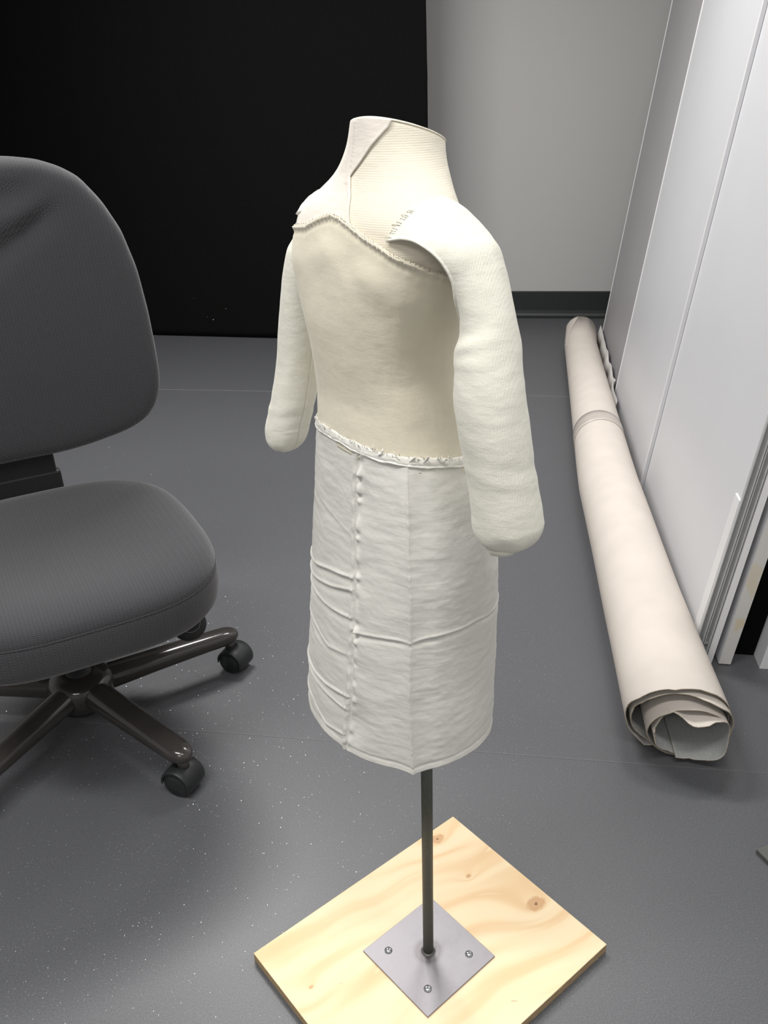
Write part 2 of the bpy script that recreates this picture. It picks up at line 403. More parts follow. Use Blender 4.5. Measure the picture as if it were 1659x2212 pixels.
for (s, z, r) in ((0.405, 0.10, 0.0045), (0.49, 0.165, 0.0028), (0.37, 0.115, 0.002), (0.30, 0.22, 0.0016)):
    c = bp(s, z) - bnm * 0.0015; v, f = lathe(c, bt + Vector((0, 0, .4)), [(-r, 0), (-r * .5, r * .35), (r * .5, r * .3), (r, 0)], 8)
    mesh('lint_speck', v, f, M_lint, bd)

# ------------------------------------------------------------------ leaning panels on the right
HP = 2.06
def pan_box(name, s0, s1, n0, n1, h0, h1, mat, parent, bev=0.0, **k):
    O = P0 + Dp * s0 + Np * (n0 - 0.006) + Lp * h0
    return frame_box(name, O, Dp * (s1 - s0), Np * (n1 - n0), Lp * (h1 - h0), mat, parent, bev, **k)
grp = 'large panels leaning on the right wall'
S_end = 2.887
# far sheet, its grey base colour carries the shade on it
t = thing('leaning_sheet', 'narrow sheet with shade put into its grey colour at the far end of the leaning panels', 'panel', P0 + Dp * .5 - Np * .01, grp)
pan_box('sheet', 0.0, 0.965, -0.014, -0.004, 0.0, HP, M_shadegrey, t)
pan_box('edge_trim', -0.006, 0.0, -0.016, -0.001, 0.0, HP, M_trim, t, 0.001)
# middle sheet laid over its neighbours
t = thing('leaning_sheet', 'middle white leaning sheet with a bright raised rim along each side', 'panel', P0 + Dp * 1.4 + Np * .005, grp)
pan_box('sheet', 0.946, 1.912, 0.0, 0.010, 0.0, HP, M_white, t)
pan_box('edge_trim', 0.940, 0.948, -0.001, 0.0125, 0.0, HP, M_trim, t, 0.002)
pan_box('edge_trim', 1.902, 1.912, -0.001, 0.0125, 0.0, HP, M_trim, t, 0.002)
# thick near panel with the aluminium profile on its end
t = thing('profiled_board', 'thick white panel with grooved aluminium profile on its near end', 'panel', P0 + Dp * 2.6 - Np * .03, grp)
pan_box('core', 1.88, S_end - 0.010, -0.048, -0.0015, 0.0, HP, M_white, t)
pan_box('batten', S_end - 0.052, S_end - 0.012, -0.003, 0.0022, 0.03, 0.43, M_trim, t, 0.0012)
# profile: lips and grooves
prof = [('groove_channel', -0.048, -0.001, S_end - 0.010, S_end - 0.006, M_alud), ('aluminium_lip', -0.0015, 0.0010, S_end - 0.010, S_end, M_alu),
        ('aluminium_lip', -0.0145, -0.0115, S_end - 0.006, S_end, M_alu), ('aluminium_lip', -0.0185, -0.0165, S_end - 0.006, S_end, M_alu),
        ('aluminium_lip', -0.0305, -0.0275, S_end - 0.006, S_end, M_alu), ('white_lip', -0.048, -0.0335, S_end - 0.006, S_end + 0.001, M_trim)]
for nm, n0, n1, s0, s1, mt in prof:
    pan_box(nm, s0, s1, n0, n1, 0.0, HP, mt, t, 0.0005)
for nn, hh in ((-0.007, 0.055), (-0.023, 0.055)):
    c = P0 + Dp * (S_end - 0.005) + Np * (nn - 0.006) + Lp * hh; v, f = lathe(c, Dp, [(0, 0.0045), (0.002, 0.0045), (0.0035, 0.003), (0.0035, 0)], 16)
    mesh('screw', v, f, M_alud, t)
# stained board behind it
t = thing('leaning_board', 'plain white board with yellow glue stains low on its end, behind the aluminium edged panel', 'board', P0 + Dp * 2.6 - Np * .075, grp)
pan_box('board', 0.2, S_end + 0.004, -0.090, -0.062, 0.004, HP, M_white, t, 0.0008)
pan_box('edge_band', S_end + 0.004, S_end + 0.0052, -0.0895, -0.0625, 0.0045, HP - .01, M_stain, t, label='white edge band with yellow glue stains')
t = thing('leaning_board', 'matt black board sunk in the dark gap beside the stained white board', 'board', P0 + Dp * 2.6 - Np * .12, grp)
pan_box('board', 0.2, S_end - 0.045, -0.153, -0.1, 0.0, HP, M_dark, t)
t = thing('leaning_board', 'outermost white board at the right edge, beyond the dark gap', 'board', P0 + Dp * 2.6 - Np * .18, grp)
pan_box('board', 0.2, S_end + 0.01, -0.205, -0.1545, 0.0, HP, M_white, t, 0.0012)
# crumpled paper skirt along the foot of the far sheet
V = []; N_ = 90
for i in range(N_ + 1):
    s = 0.02 + 1.15 * i / N_
    wob = 0.007 * math.sin(i * 0.33) * (0.3 + i / N_) + 0.010 * ns(i * 0.11, 3.1) + 0.004 * ns(i * .35, 1)
    for k, (nn, hh) in enumerate(((0.006, 0.10), (0.012 + wob * .4, 0.06), (0.022 + wob, 0.018 + 0.012 * ns(i * .31, 9)))):
        V.append(P0 + Dp * s + Np * (nn + (0.004 if s < .93 else 0.016)) + Lp * (hh * (1 - 0.35 * i / N_) * (1 + .2 * ns(i * .12, 7))))
pp = mesh('paper_strip', V, grid(3, N_ + 1), M_film); solid(pp, 0.0008)
tag(pp, 'crumpled wavy paper strip along the foot of the far sheet, beside the canvas roll', 'paper')

# ------------------------------------------------------------------ roll of canvas on the floor
AXR = [(1.075, 4.49, .0755), (1.013, 4.212, .0767), (0.882, 3.44, .0818), (0.727, 2.521, .0915), (0.665, 2.032, .0925), (0.634, 1.792, .0945), (0.611, 1.593, .0975), (0.591, 1.426, .1005), (0.580, 1.335, .102), (0.57, 1.25, .1030)]
AXR = list(reversed(AXR)); axl = [0.0]
for i in range(1, len(AXR)): axl.append(axl[-1] + math.hypot(AXR[i][0] - AXR[i - 1][0], AXR[i][1] - AXR[i - 1][1]))
def roll_at(l):
    x = float(np.interp(l, axl, [a[0] for a in AXR])); y = float(np.interp(l, axl, [a[1] for a in AXR])); r = float(np.interp(l, axl, [a[2] for a in AXR])); return x, y, r
LT = axl[-1]
# sheet section as (angle deg, radius fraction); 0 = right, 90 = top, 180 = left; goes inwards
def roll_section():
    P = []
    # free end of the outer wrap: small double curl at the lower left
    P += [(-0.30, -0.90, 0), (-0.36, -0.885, 0), (-0.44, -0.93, 0), (-0.55, -0.93, 0)]
    n1 = 42
    for i in range(n1):                       # outer wrap, clockwise over the top
        a = R_(215 - (215 + 75) * i / (n1 - 1)); rr = 1.0
        P.append((rr * math.cos(a), rr * math.sin(a), 0))
    turns = [(0.0, 0.0)]
    n2 = 150
    for i in range(1, n2 + 1):                # inner wraps, tighter
        t_ = i / n2; a = R_(-75 - 360 * 3.1 * t_)
        rr = 0.965 - 0.21 * min(1, t_ * 1.5) - 0.09 * t_
        ox = 0.20 * sm(t_ * 3); oy = -0.16 * sm(t_ * 2.2)
        P.append((ox + rr * math.cos(a), oy + rr * math.sin(a) * (1 - 0.05 * t_), t_))
    return P
SEC = roll_section(); nS = len(SEC)
def roll_point(px, py, l, swell=1.0):
    x, y, r = roll_at(max(0, min(LT, l))); ax = Vector((AXR[-1][0] - AXR[0][0], AXR[-1][1] - AXR[0][1], 0)).normalized()
    side = Vector((ax.y, -ax.x, 0))
    ext = ax * (l if l < 0 else 0)
    fl2 = 1 - 0.12 * sm((1.2 - l) / 1.2)
    return Vector((x, y, r * fl2)) + ext + side * (px * r) + Vector((0, 0, py * r * fl2))
V = []; rows = [0, .006, .013, .022, .035, .06, .1, .16, .25, .4, .7, 1.1, 1.6, 2.1, 2.6, 2.9, 3.0, 3.06, 1.0]
NR = 24
for j in range(NR + 1):
    f = j / NR
    for i, (a, b, t_) in enumerate(SEC):
        start = 0.125 - 0.030 * sm(t_ * 2.0) - 0.020 * sm((t_ - .62) / .25) - 0.03 * max(0, b)
        q = i * 0.19
        wav = 0.010 * ns(q * 1.1, 0.5) + 0.004 * ns(q * 3.1, 2.5)
        start += wav
        if t_ > .62: start += 0.010 * math.sin(q * 2.1)
        end = LT - 0.012 * abs(ns(q, 8)) + (0.012 if t_ > 0.5 else 0)
        l = start + (end - start) * (f ** 2.2)
        near = math.exp(-max(0, l - start) / 0.10)
        w = near * ((0.035 * ns(q * .9, 5.5)) + (0.15 * ns(q * 0.75, 11.0) if t_ > .62 else 0))
        k = 1 + w
        # sagging of the innermost lip
        yy = b * k
        if t_ > .62: yy += near * 0.15 * math.sin(math.atan2(b, a) * 3 + 1.0) * (1 if b > -.1 else 0.15)
        # keep it above the floor
        p = roll_point(a * k, max(yy, -0.985), l)
        # bottom: flatten
        p.z = max(p.z, 0.0035)
        V.append(p)
rl = thing('canvas_roll', 'long roll of cream canvas lying on the floor along the white panels', 'roll', (0.80, 2.9, 0))
sheet = mesh('canvas_sheet', V, grid(nS, NR + 1), M_canvas, rl)
sheet.data.materials.append(M_canvas_in); sheet.data.materials.append(M_canvas_rim)
md = solid(sheet, 0.0021, 1.0); md.material_offset = 1; md.material_offset_rim = 2; md.use_even_offset = False
# parcel tape round the roll
V = []
for j, l in enumerate((1.63, 1.66, 1.70, 1.735)):
    for i in range(40):
        a = R_(-30 + 245 * i / 39); x, y, r = roll_at(l + 0.05 * math.sin(a * .5)); V.append(roll_point((1 + .0035 / r) * math.cos(a), (1 + .0035 / r) * math.sin(a), l))
tp = mesh('tape_band', V, grid(40, 4), M_tape, rl, label='translucent tape wrapped round the middle'); solid(tp, 0.0006, 0)
# loose corner lapping over near the far end
V = []
for j in range(14):
    f = j / 13
    for i in range(14):
        g = i / 13; l = LT - 0.003 - f * 0.42; a = R_(100 + 62 * g * 1.0 + 55 * f * (1 - g) * 1.0)
        x, y, r = roll_at(l); k = 1 + 0.0042 / r
        V.append(roll_point(k * math.cos(a), k * math.sin(a), l))
fl_ = mesh('canvas_flap', V, grid(14, 14), M_canvas, rl); solid(fl_, 0.0016, 0)

# ------------------------------------------------------------------ dress form
DF = thing('dress_form', 'child size ivory dress form on a steel rod with plywood base', 'dress form', (0.048, 0.9125, 0))
C0 = Vector((0.006, 0.905, 0)); PSI = R_(54)
S_ = Vector((math.cos(PSI), -math.sin(PSI), 0)); F_ = Vector((-math.sin(PSI), -math.cos(PSI), 0))
# z, centre x, centre y, half width, half depth, roundness
TOR = [(0.46, 0.0088, 0.925, 0.133, 0.108, 2.2), (0.48, 0.0096, 0.925, 0.1324, 0.1074, 2.2), (0.52, 0.0115, 0.925, 0.1317, 0.1063, 2.21), (0.56, 0.0135, 0.925, 0.1307, 0.1051, 2.22),
 (0.6, 0.0153, 0.925, 0.1287, 0.104, 2.23), (0.65, 0.0174, 0.925, 0.1283, 0.1, 2.24), (0.7, 0.0196, 0.925, 0.1276, 0.096, 2.25), (0.75, 0.0213, 0.925, 0.1259, 0.092, 2.27),
 (0.8, 0.0203, 0.925, 0.1212, 0.0858, 2.28), (0.85, 0.0173, 0.925, 0.111, 0.0797, 2.29), (0.88, 0.0147, 0.925, 0.1024, 0.076, 2.3), (0.9, 0.0133, 0.925, 0.097, 0.0734, 2.3),
 (0.92, 0.012, 0.9244, 0.0933, 0.0709, 2.32), (0.95, 0.0102, 0.9235, 0.0908, 0.067, 2.35), (0.98, 0.0092, 0.9226, 0.0859, 0.0693, 2.38), (1.01, 0.0078, 0.9213, 0.0886, 0.0715, 2.41),
 (1.04, 0.0062, 0.9192, 0.0963, 0.0725, 2.44), (1.07, 0.005, 0.9171, 0.1060, 0.071, 2.47), (1.09, 0.0050, 0.9157, 0.1110, 0.07, 2.49), (1.11, 0.0052, 0.913, 0.1150, 0.066, 2.43),
 (1.125, 0.0055, 0.91, 0.1150, 0.0625, 2.33), (1.135, 0.0050, 0.908, 0.1120, 0.0595, 2.27), (1.145, 0.0050, 0.906, 0.106, 0.0563, 2.2), (1.155, 0.0091, 0.9047, 0.0945, 0.053, 2.13),
 (1.165, 0.0137, 0.9041, 0.0810, 0.051, 2.09), (1.175, 0.0184, 0.9034, 0.0682, 0.0495, 2.08), (1.19, 0.0209, 0.9025, 0.0557, 0.048, 2.06), (1.205, 0.0241, 0.9016, 0.0475, 0.0476, 2.04), (1.24, 0.0275, 0.9006, 0.0385, 0.0473, 2.01)]
TA = np.array(TOR)
def smooth_tab(z):
    # light smoothing of the table so that no facets show
    zz = np.clip(np.array([z - .012, z - .006, z, z + .006, z + .012]), .46, 1.24); w = np.array([1, 2, 3, 2, 1]) / 9.0
    return [float(sum(w * np.interp(zz, TA[:, 0], TA[:, k]))) for k in range(1, 6)]
_cache = {}
def tpar(z):
    k = round(z, 4)
    if k not in _cache: _cache[k] = smooth_tab(k)
    return _cache[k]
def tor(phi, z, off=0.0):
    cx, cy, a, b, n = tpar(z); c, s = math.cos(phi), math.sin(phi)
    r = (abs(c) ** n + abs(s) ** n) ** (-1.0 / n)
    u, v = a * r * c, b * r * s
    # outward direction of the section
    nu = (abs(u / a) ** (n - 1)) * (1 if u > 0 else -1) / a; nv = (abs(v / b) ** (n - 1)) * (1 if v > 0 else -1) / b; L = math.hypot(nu, nv) or 1
    u += off * nu / L; v += off * nv / L
    return Vector((cx, cy, 0)) + S_ * u + F_ * v + Vector((0, 0, z))
def ztop(p):
    w = max(-1.0, min(1.0, (0.9 - p.y) / 0.047))
    return 1.2225 - 0.2 * (p.x + 0.013) + (0.0115 * w if w > 0 else 0.005 * w)
def nphi_list(n): return [2 * math.pi * i / n for i in range(n)]
# body under the cloth: ribbed knit
NP = 200; PH = nphi_list(NP); V = []; zs = [0.52 + (1.16 - 0.52) * k / 110 for k in range(111)]
def body_off(phi, z):
    d = 0.0
    # stretched rib ridges where the armhole shows
    g = math.exp(-((math.degrees(phi) % 360) - 22) ** 2 / 500) * math.exp(-((z - 1.118) / 0.02) ** 2)
    d += 0.0013 * g * math.sin(z * 2 * math.pi / 0.0048 + phi * 3)
    return d - 0.0012
for z in zs:
    for p in PH: V.append(tor(p, z, body_off(p, z)))
rows_n = 44
for k in range(1, rows_n + 1):
    f = k / rows_n
    for p in PH:
        zt = ztop(tor(p, 1.222)); z = 1.16 + (zt - 1.16) * f; q = tor(p, z, -0.0012 - 0.0012 * sm((f - .94) / .06)); V.append(q)
top_c = sum((V[-NP + i] for i in range(NP)), Vector()) / NP
last = V[-NP:]
for k in range(1, 8):
    f = k / 8
    for q in last:
        r_ = q.lerp(top_c, 1 - math.cos(f * math.pi / 2)); r_.z += 0.0015 * math.sin(f * math.pi / 2); V.append(r_)
V.append(top_c + Vector((0, 0, .0015))); nr = len(zs) + rows_n + 7
Fs = grid(NP, nr, closed_u=True) + [((nr - 1) * NP + i, (nr - 1) * NP + (i + 1) % NP, len(V) - 1) for i in range(NP)] + [tuple(range(NP))]
torso = mesh('torso', V, Fs, M_rib, DF)

def tab(t): return lambda x: float(np.interp(x, [a for a, b in t], [b for a, b in t]))
# upper edge of the cream cover as height over angle
cov = tab([(-90, 1.08), (-40, 1.085), (-12, 1.087), (2, 1.0897), (18.7, 1.0968), (33, 1.1055), (45, 1.1131), (54.5, 1.1217), (63.4, 1.1286), (72.6, 1.1366), (81, 1.1423), (88, 1.1445), (94, 1.1425), (102, 1.1375), (112, 1.129), (127, 1.1255), (150, 1.12), (185, 1.11), (230, 1.09), (270, 1.08)])
waist = tab([(-90, 0.885), (-14.8, 0.8878), (5, 0.8933), (28, 0.8989), (51, 0.9032), (73, 0.9078), (93, 0.9112), (128, 0.9085), (180, 0.905), (230, 0.895), (270, 0.885)])
def dg(phi):
    d = math.degrees(phi) % 360
    return d if d <= 270 else d - 360
NPC = 300; NZC = 150; V = []
for j in range(NZC + 1):
    f = j / NZC
    for p in nphi_list(NPC):
        d = dg(p); z0 = waist(d) - 0.012; z1 = cov(d) + 0.0012 * ns(d * .25, 3.0)
        z = z0 + (z1 - z0) * f; off = 0.0022
        off += 0.0022 * math.exp(-((z1 - z) / 0.003) ** 2)                          # rolled edge
        off -= 0.0010 * math.exp(-((z1 - z - 0.0065) / 0.0025) ** 2)
        off += 0.0004 * math.exp(-(((d - 78 - 6 * math.cos(z * 9)) / 0.7) ** 2)) * (1 if z < z1 - .004 else 0)   # centre seam
        # soft drags below the edge and at the armpit
        off += 0.0016 * ns(d * 0.030, z * 17, 2.0) + 0.0003 * ns(d * 0.15, z * 50, 5.0)
        off += 0.0030 * math.exp(-((z1 - z - 0.035) / 0.016) ** 2) * (0.5 + ns(d * .05, 8.0))
        off += 0.0010 * math.exp(-((z1 - z) / 0.010) ** 2) * abs(math.sin(d * 0.42))   # gathers of the stitches
        off += 0.004 * math.exp(-((z1 - z) / 0.035) ** 2) * math.exp(-((d - 5) / 22.0) ** 2)
        V.append(tor(p, z, off))
cover = mesh('bodice_cover', V, grid(NPC, NZC + 1, closed_u=True), M_cover, DF, label='cream jersey cover with a rolled slanting top edge'); solid(cover, 0.0012, -1)
# edge roll and stitches of the cover
pts = [tor(R_(d), cov(d) + 0.0006 + 0.0008 * ns(d * .3, 3.0), 0.0026 + 0.0006 * ns(d * .5, 1)) for d in np.arange(-30, 200, 1.2)]
v, f = path_tube(pts, [0.0009 + 0.0005 * abs(ns(i * .35, 6)) for i in range(len(pts))], 8); mesh('edge_roll', v, f, M_cover, cover)
shp = []
random.seed(11)
for d in np.arange(0, 132, 3.1):
    d = d + random.uniform(-.5, .5); a = tor(R_(d), cov(d) - 0.0035, 0.0042); b = tor(R_(d + .8), cov(d) + 0.0028, 0.0028)
    shp.append(path_tube([a, (a + b) / 2 + F_ * .0012, b], 0.00055, 6))
v, f = join_shapes(shp); st = mesh('stitches', v, f, M_neckp, cover); st['kind'] = 'stuff'

# pale neck and shoulder strip with its seam; a turned edge runs down from the neck
nse = tab([(1.126, 71.0), (1.139, 75.2), (1.158, 81), (1.1745, 90.5), (1.179, 87), (1.186, 80), (1.1986, 67.6), (1.208, 56), (1.2158, 45.7), (1.2235, 41)])
nsg = tab([(1.126, 71.0), (1.139, 75.2), (1.158, 81), (1.176, 91), (1.20, 94.5), (1.226, 97)])
V = []; NJ, NI = 70, 60
for j in range(NJ + 1):
    f = j / NJ
    for i in range(NI + 1):
        g = i / NI
        zt0 = 1.2215
        z = 1.122 + (zt0 - 1.122) * f; d0 = nse(z); d1 = 215; d = d0 + (d1 - d0) * g
        p = R_(d); zt = ztop(tor(p, 1.222)) - .0005; z = 1.122 + (zt - 1.122) * f
        off = 0.0003 + 0.0006 * math.exp(-(g / 0.012) ** 2) + 0.0006 * ns(d * .06, z * 40)
        dgz = d - nsg(z); off += 0.0012 * math.exp(-((dgz - 2.5) / 1.8) ** 2) - 0.0014 * math.exp(-(dgz / .9) ** 2) if z > 1.172 else 0
        V.append(tor(p, z, off))
np_ = mesh('neck_panel', V, grid(NI + 1, NJ + 1), M_neckp, DF, label='smooth paler panel on the left of the neck and shoulder'); solid(np_, 0.001, -1)
# seam cord down the neck strip
pts = [tor(R_(nsg(z)), z, 0.0007) for z in np.linspace(1.128, 1.176, 50)]
v, f = path_tube(pts, [0.0007 + 0.0006 * abs(ns(i * .6, 2)) for i in range(50)], 8); mesh('neck_seam', v, f, M_neckp, DF)
# rim of the neck top
pts = []
for p in nphi_list(120):
    q = tor(p, 1.222); q = tor(p, ztop(q) - 0.0010, -0.0014); pts.append(q)
v, f = path_tube(pts, 0.0009, 8, closed=True); mesh('neck_rim', v, f, M_rib, DF)

# skirt
ridge = tab([(0.5, 34.9), (0.6, 38.0), (0.69, 40.4), (0.8, 42.3), (0.86, 39), (0.9, 35.4)])
pin = tab([(0.5, 77.3), (0.53, 76), (0.59, 73.6), (0.69, 75.1), (0.8, 76.7), (0.87, 73.5), (0.905, 68.5)])
smile = tab([(-60, .700), (-28, .6977), (-6, .7026), (23, .6989), (33, .6955), (41, .6906), (56, .6895), (74, .684)])
FOLDS = [((77, .7512), (97, .743), (126, .7253), 1.0), ((77, .7352), (96, .7227), (124, .708), .9), ((75, .6984), (95, .6935), (122.6, .6935), .7),
         ((74.3, .5904), (95, .583), (121, .5814), 1.0), ((76, .5698), (95, .569), (120, .571), .8), ((75, .648), (95, .640), (120, .652), .45), ((76, .530), (95, .522), (110, .535), .7),
         ((76, .80), (100, .815), (126, .83), .15)]
def skirt_off(d, z):
    off = 0.0030
    dr = d - ridge(z)
    off += (0.0008 + 0.0038 * sm((waist(d) - z) / 0.06)) * math.exp(-abs(dr) / 3.2) - 0.0012 * math.exp(-((abs(dr) - 9) / 5.0) ** 2)
    off += 0.0009 * math.exp(-(dr / 0.5) ** 2)
    dp = d - pin(z); t_ = z / 0.0215
    pk = ns(t_ * 1.0, 4.4) * 2
    if abs(dp) < 14:
        off -= 0.0024 * math.exp(-(dp / 1.0) ** 2)
        off += (0.0026 + 0.0020 * pk) * math.exp(-((dp + 2.4) / 1.7) ** 2) * (0.45 + 0.55 * math.sin(t_ * 2 * math.pi + pk * 2))
        off += 0.0014 * math.exp(-((dp - 1.9) / 1.2) ** 2) * (0.5 + 0.5 * math.sin(t_ * 2 * math.pi + 2 + pk))
        off += 0.0038 * math.exp(-((dp + 6) / 5.0) ** 2) * ns(z * 24, 1.7)
    # shallow curved crease
    if -70 < d < 76:
        dz = z - smile(d); off += (0.0012 * math.exp(-(dz / 0.0017) ** 2) - 0.0013 * math.exp(-((dz + 0.0048) / 0.003) ** 2)) * (1 - 0.3 * math.exp(-(dr / 4) ** 2))
    if 74 < d < 150:
        for (a, za), (b, zb), (c, zc), w in FOLDS:
            zc_ = float(np.interp(d, [a, b, c], [za, zb, zc])); dz = z - zc_; e = sm((d - pin(z)) / 3)
            off += w * e * (0.0022 * math.exp(-(dz / 0.0019) ** 2) - 0.0016 * math.exp(-((dz + 0.006) / 0.004) ** 2))
    off += 0.0011 * ns(d * 0.06, z * 26, 3.3) + 0.00045 * ns(d * 0.10, z * 130, 7.7) + 0.0002 * ns(d * .35, z * 240, 1.7)
    return off
def hem(d): return 0.5085 - 0.0045 * math.exp(-abs(d - 35) / 6) + 0.001 * ns(d * .09, 2.0) - (0.005 if 76.5 < d < 78.5 else 0)
NPS, NZS = 560, 300; V = []
for j in range(NZS + 1):
    f = j / NZS
    for p in nphi_list(NPS):
        d = dg(p); z0 = hem(d); z1 = waist(d) + 0.0025 + 0.0012 * ns(d * .4, 9.0); z = z0 + (z1 - z0) * f
        off = skirt_off(d, z) - 0.002 * sm((z - z1 + .01) / .01)
        off += 0.0006 * math.exp(-((z - z0) / 0.004) ** 2) - 0.0008 * math.exp(-((z - z0 - 0.009) / 0.002) ** 2)
        V.append(tor(p, z, off))
skirt = mesh('skirt', V, grid(NPS, NZS + 1, closed_u=True), M_skirt, DF, label='white muslin skirt with pinned seam, front ridge and creases'); solid(skirt, 0.001, -1)
# frayed waistband: several crumpled layers
def band_ring(zoff, off, h, seed, th=0.0010):
    V = []; N = 360; K = 7
    for i in range(N):
        d = dg(2 * math.pi * i / N); zc = waist(d) + zoff + 0.0012 * ns(d * .10, seed)
        for k in range(K):
            t_ = k / (K - 1) - .5; o = off + 0.0014 * math.cos(t_ * math.pi) + 0.0008 * ns(d * .25, seed + t_ * 3) + .0003 * ns(d * 1.1, seed + 5)
            V.append(tor(R_(d), zc + t_ * h * (1 + .22 * ns(d * .3, seed + 2)), o))
    fs = [(i * K + k, i * K + k + 1, ((i + 1) % N) * K + k + 1, ((i + 1) % N) * K + k) for i in range(N) for k in range(K - 1)]
    return V, fs
v, f = band_ring(-0.0005, 0.0034, 0.0115, 2.2); wb = mesh('waistband', v, f, M_band, DF, label='frayed white band round the waist'); solid(wb, 0.0009, -1)
v, f = band_ring(-0.0045, 0.0036, 0.0036, 7.1); w2 = mesh('band_fold', v, f, M_band, wb); solid(w2, 0.0007, -1)
shp = []; random.seed(3)
for i in range(80):
    d = random.uniform(-40, 130); d = random.gauss(45, 32) if i % 2 else d
    L = random.uniform(0.002, 0.0065); a = tor(R_(d), waist(d) + random.uniform(.001, .006), 0.0048)
    b = a + Vector((0, 0, L)) + S_ * random.uniform(-.004, .004) + F_ * random.uniform(-.001, .003); mdp = (a + b) / 2 + F_ * random.uniform(0, .0015)
    shp.append(path_tube([a, mdp, b], [0.0004, 0.0003, 0.00015], 4))
v, f = join_shapes(shp); fr = mesh('frayed_threads', v, f, M_band, wb); fr['kind'] = 'stuff'
random.seed(9)
for d, L, w in ((22, .008, .005), (31, .006, .006), (52, .009, .004), (8, .005, .006)):
    a = tor(R_(d), waist(d) + .002, 0.0055); b = tor(R_(d + 5), waist(d) + .001, 0.005)
    V = []
    for j in range(5):
        for i in range(5):
            p = a.lerp(b, i / 4 * w / .010); V.append(p + Vector((0, 0, L * j / 4 * (1 - .9 * abs(i / 4 - .4)))) + F_ * (-.002 * (j / 4) + .001 * ns(i, j, d)) + S_ * (.003 * j / 4))
    o = mesh('torn_tuft', V, grid(5, 5), M_band, wb); solid(o, .0006, 0)

# sleeves: open over the shoulder, closed tube further down, rounded stump at the end
def uvz(u, v, z): return C0 + S_ * u + F_ * v + Vector((0, 0, z))
def sleeve(side, rings, tip, label, seed):
    # ring: (u, v, z, beta deg of the outer direction, r toward outside, r across, opening half angle)
    R2 = catmull(rings, 130); K = 64; V = []
    for j, (u, v, z, be, rn, rw, A) in enumerate(R2):
        be = R_(be); A = min(A, 180.0); N = (S_ * (side * math.cos(be)) + Vector((0, 0, math.sin(be))))
        c = uvz(u, v, z)
        for i in range(K + 1):
            a = R_(-A + 2 * A * i / K); jf = j / 129
            w = 1 + 0.020 * ns(a * 1.2, jf * 9, seed) + 0.012 * ns(a * 2.0, jf * 26, seed + 3)
            # cross wrinkles at the elbow
            w += 0.028 * math.exp(-((jf - .52) / .05) ** 2) * math.sin(jf * 90) * math.exp(-((a - side * 1.6) / .9) ** 2)
            w += 0.020 * math.exp(-((jf - .86) / .03) ** 2) * math.sin(jf * 110 + a)
            bk_ = (0.66 + 0.34 * sm((jf - .22) / .25)) if a * 1.0 < 0 else 1.0
            V.append(c + N * (rn * w * math.cos(a)) + F_ * (rw * w * math.sin(a) * bk_))
    nrow = len(R2)
    # stump
    tu, tv, tz = tip; (u, v, z, be, rn, rw, A) = R2[-1]; c0 = uvz(u, v, z); c1 = uvz(tu, tv, tz)
    ax = c1 - c0; L = ax.length; axn = ax.normalized()
    base = V[-(K + 1):]
    for k in range(1, 15):
        f = k / 15 * math.pi / 2
        for q in base:
            rad = q - c0; rad = rad - axn * rad.dot(axn); up = (q - c0).dot(axn)
            lump = 1 + 0.10 * ns(rad.x * 60, rad.y * 60, seed + f) * math.sin(f)
            V.append(c0 + rad * (math.cos(f) ** 0.62) * lump + axn * (up * math.cos(f) + L * math.sin(f) * (1 + .05 * ns(rad.x * 90, rad.y * 90, seed))))
    V.append(c1); nr = nrow + 14; last_i = len(V) - 1; Fs = grid(K + 1, nr) + [((nr - 1) * (K + 1) + i, (nr - 1) * (K + 1) + i + 1, last_i) for i in range(K)]
    o = mesh('sleeve', V, Fs, M_sleeve, DF, label=label); solid(o, 0.0028, -1)
    return o, V, K
def edge_ring(side, E, Ap, A):
    """section through the free front edge E and the outermost point Ap, opening half angle A"""
    du, dz = Ap[0] - E[0], Ap[2] - E[2]; D = math.hypot(du, dz); be = math.degrees(math.atan2(dz, side * du)); a = R_(A)
    rn = D / (1 - math.cos(a)); rw = (E[1] - Ap[1]) / max(math.sin(a), .05)
    return (Ap[0] - du / D * rn, Ap[1], Ap[2] - dz / D * rn, be, rn, rw, A)
RS = [edge_ring(1, (.0735, .048, 1.126), (.0909, -.002, 1.1615), 68), edge_ring(1, (.0967, .046, 1.1298), (.108, -.004, 1.1555), 62), edge_ring(1, (.1135, .042, 1.1271), (.124, -.006, 1.1430), 60),
      edge_ring(1, (.1256, .036, 1.1193), (.1365, -.008, 1.1330), 68), edge_ring(1, (.1345, .029, 1.1063), (.1480, -.010, 1.1240), 78), edge_ring(1, (.1379, .022, 1.0874), (.1565, -.011, 1.1080), 90),
      edge_ring(1, (.1345, .012, 1.0622), (.1660, -.010, 1.0850), 128), edge_ring(1, (.1270, .003, 1.0396), (.1750, -.010, 1.0610), 152), (.1510, -.009, 1.030, 17, .0318, .033, 178), (.1555, -.007, 1.012, 9, .0320, .0330, 180),
      (0.158, -.006, .996, 3, .0335, .0340, 180), (0.160, -.006, .978, 0, .0350, .0350, 180), (0.1653, -.008, .947, 0, .0352, .0352, 180), (0.1709, -.0123, .909, 0, .0345, .0345, 180),
      (0.1760, -.0165, .874, 0, .0358, .0362, 180), (0.1775, -.018, .856, 0, .0362, .0365, 180)]
sl, V, K = sleeve(1, RS, (0.177, -.018, .8285), 'near sleeve, large, open at the front of the shoulder', 1.5)
# turned in lump under the near stump
v, f = lathe(uvz(.178, -.010, .8325), Vector((0.05, 0, -1)), [(0, .018), (.004, .0175), (.008, .014), (.0105, .008), (.0115, 0)], 28)
v = [p + Vector((.0015 * ns(p.x * 200, p.y * 200), .0015 * ns(p.y * 200, p.z * 200), 0)) for p in v]; mesh('tucked_end', v, f, M_sleeve, sl)
